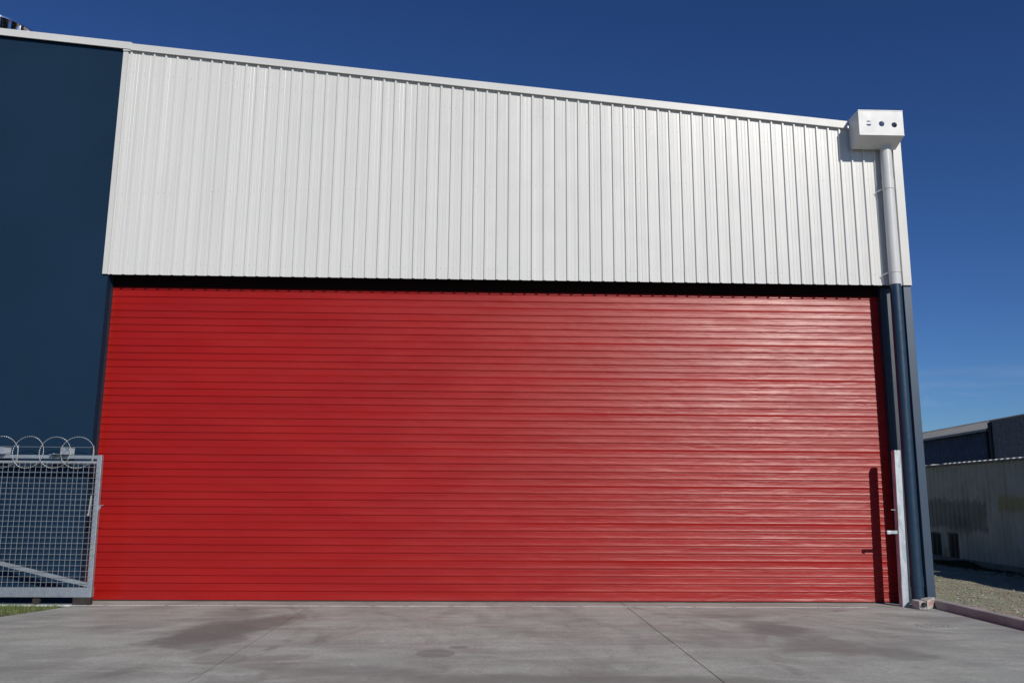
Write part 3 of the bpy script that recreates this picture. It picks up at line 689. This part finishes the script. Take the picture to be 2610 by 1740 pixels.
# ------------------------------------------------------------------ shipping containers
def container(ox, oy, L, ang, label, vis=True):
    """origin at the near left bottom corner, long side running away from the viewer"""
    t = thing('shipping_container', label, 'shipping container', (ox, oy, -.085), 'shipping containers in the gravel yard'); t.rotation_euler[2] = ang
    def add(mb, name, mat):
        me = mb.mesh(name, mat); o = bpy.data.objects.new(name, me); COL.objects.link(o); o.parent = t; return o
    H = 2.80; W = 2.44
    # side wall: local frame with x along the container so the paint patches can use it
    s = MB(); pts = []; x = .12; p = .278; dep = .036
    while x < L-.12-p:
        pts += [(x, dep), (x+.07, dep), (x+.139, 0), (x+.209, 0)]; x += p
    pts.append((x, dep)); n = len(pts)
    z0, z1 = .16, H-.07
    s.add([(a, b, z0) for a, b in pts]+[(a, b, z1) for a, b in pts], [(i, i+1, i+1+n, i+n) for i in range(n-1)])
    me = s.mesh('side_panel', M['cont']); o = bpy.data.objects.new('side_panel', me); COL.objects.link(o); o.parent = t
    o.rotation_euler[2] = math.pi/2; o.location = (.05, 0, 0); o.scale = (1, -1, 1)
    s = MB(); s.box(0, .06, .1, L-.1, 0, .157); add(s, 'bottom_rail', M['contrail'])
    s = MB(); s.box(.012, .09, .1, L-.1, H-.067, H-.012); add(s, 'top_rail', M['contrail'])
    s = MB(); s.box(.09, W, .02, L-.02, H-.06, H-.03); y = .2
    add(s, 'roof', M['cont'])
    rm = MB(); rm.prism([(0, -.0118), (.03, .014), (W-.03, .014), (W, -.0118)], 0, .15); rmm = rm.mesh('roof_rib', M['trim'])
    while y < L-.3:
        if not (7.6 < y < 9.6 and int(y*3) % 3): 
            o = bpy.data.objects.new('roof_rib', rmm); COL.objects.link(o); o.parent = t; o.location = (.011, y, H)
        y += .278
    for yy_ in (0, L-.1):
        s = MB(); s.box(-.01, .12, yy_, yy_+.1, 0, H); add(s, 'corner_post', M['contrail'])
        s = MB(); s.box(W-.12, W, yy_, yy_+.1, 0, H); add(s, 'corner_post', M['contrail'])
    s = MB(); s.box(.12, W-.12, .01, .05, .1, H-.02); add(s, 'end_panel', M['cont'])
    s = MB(); s.box(.12, W-.12, L-.05, L-.01, .1, H-.02); add(s, 'end_panel', M['cont'])
    s = MB(); s.box(W-.05, W, .1, L-.1, 0, H-.02); add(s, 'far_side_panel', M['cont'])
    s = MB(); s.box(.06, W-.05, .1, L-.1, .10, .16); add(s, 'floor', M['contrail'])
    return t
ang = -math.atan(.3/4.77)
container(13.074-.3/4.77*3.75, 3.0, 12.19, ang, 'long dirty white shipping container with grey, black and yellow paint patches')
container(12.0, -3.15, 6.06, 0.0, 'nearer shipping container just outside the right edge that shades the gravel')
# weeds at the container foot
s = MB()
def cx_at(y): return 13.074+.3/4.77*(y-6.749)
for i in range(420):
    y = random.gauss(8.9, 1.6) if random.random() < .6 else random.uniform(5.5, 14); x = cx_at(y)-abs(random.gauss(.05, .28))
    hmax = .13*math.exp(-((y-9.6)/.8)**2)+.06
    for q in range(9):
        a = random.random()*6.28; l = random.uniform(.4, 1)*hmax; w = .014
        dx, dy = math.cos(a), math.sin(a); z = gz(x, y)-.01
        bx, by = x+random.uniform(-.06, .06), y+random.uniform(-.06, .06)
        s.add([(bx-dy*w, by+dx*w, z), (bx+dy*w, by-dx*w, z), (bx+dx*l*.4, by+dy*l*.4, z+l*.8), (bx+dx*l*.6, by+dy*l*.6, z+l*.6)], [(0, 1, 2), (1, 3, 2)])
tag(s.obj('weeds', M['weed']), kind='stuff', label='dark weeds growing along the foot of the long container', cat='weeds')

# ------------------------------------------------------------------ brick building far right
D = Vector((.097, .995, 0)).normalized(); Nn = Vector((D.y, -D.x, 0))   # D away from viewer, Nn to the right
O = Vector((19.0, 10.0, 0))
def Q(u, w, z): return O+D*u+Nn*w+Vector((0, 0, z))
bb = thing('brick_building', 'long low building with pale fibre cement roof and grey brick end wall', 'building', O)
def obox(mb, u0, u1, w0, w1, z0, z1):
    vs = [Q(u, w, z) for z in (z0, z1) for w in (w0, w1) for u in (u0, u1)]
    mb.add(vs, [(0, 1, 3, 2), (4, 6, 7, 5), (0, 4, 5, 1), (2, 3, 7, 6), (0, 2, 6, 4), (1, 5, 7, 3)])
# brick wall u from -6 to 8.85, metal wall beyond
s = MB(); obox(s, -8, 8.72, 0.03, .3, -.2, 4.70); s.obj('mortar_wall', M['mortar'], bb)
s = MB(); rnd = random.Random(3)
zc = 2.3; row = 0
while zc < 4.68:
    u = 5.2+(.12 if row % 2 else 0)
    while u < 8.7:
        o_ = rnd.uniform(0, .006); obox(s, u, min(u+.228, 8.72), o_-.008, .05, zc, zc+.074); u += .24
    zc += .086; row += 1
o = s.obj('bricks', M['brick'], bb); o['kind'] = 'stuff'
s = MB(); obox(s, -8, 8.80, -.05, .32, 4.702, 4.765); s.obj('parapet_capping', M['gutter'], bb)
s = MB(); obox(s, 8.73, 8.95, -.06, .2, -.2, 4.70); s.obj('corner_pier', M['black'], bb)
s = MB(); p = .15; u = 8.96; pts = []
while u < 30: pts += [(u, .14), (u+.05, .14), (u+.075, .10), (u+.125, .10)]; u += p
n = len(pts); s.add([Q(a, b, -.2) for a, b in pts]+[Q(a, b, 4.36) for a, b in pts], [(i, i+1, i+1+n, i+n) for i in range(n-1)]); s.obj('corrugated_wall', M['darkwall'], bb)
s = MB(); obox(s, 9.0, 30, -.12, .0, 4.37, 4.46); s.obj('gutter', M['gutter'], bb)
s = MB(); s.tube(Q(9.25, .03, 4.37), Q(9.25, .03, 0), .05, 12); s.obj('downpipe', M['black'], bb)
# roof rising gently away from the eaves, ridge visible above the brick wall
s = MB(); wv_ = []
u = -8.0; pts = []
while u < 31: pts.append((u, .018*math.sin(u/.146*math.pi*1.0))); u += .073
n = len(pts)
vs = [Q(a, -.03+0.0, 4.47+b) if a > 8.82 else Q(a, .33, 4.49+b) for a, b in pts]+[Q(a, 2.3, 5.18+b) for a, b in pts]
s.add(vs, [(i, i+1, i+1+n, i+n) for i in range(n-1)], True); s.obj('roof', M['fibro'], bb)
s = MB(); s.add([Q(-8, 2.2, 5.17), Q(-8, 2.35, 5.24), Q(-8, 2.5, 5.17), Q(31, 2.2, 5.17), Q(31, 2.35, 5.24), Q(31, 2.5, 5.17)], [(0, 1, 4, 3), (1, 2, 5, 4)]); s.obj('ridge_capping', M['fibro'], bb)
s = MB(); s.add([Q(-8, 2.5, 5.17), Q(31, 2.5, 5.17), Q(31, 6, 4.2), Q(-8, 6, 4.2)], [(0, 1, 2, 3)]); s.obj('roof', M['fibro'], bb)
s = MB(); obox(s, -8, 31, 5.7, 5.9, -.2, 4.2); s.obj('rear_wall', M['mortar'], bb)
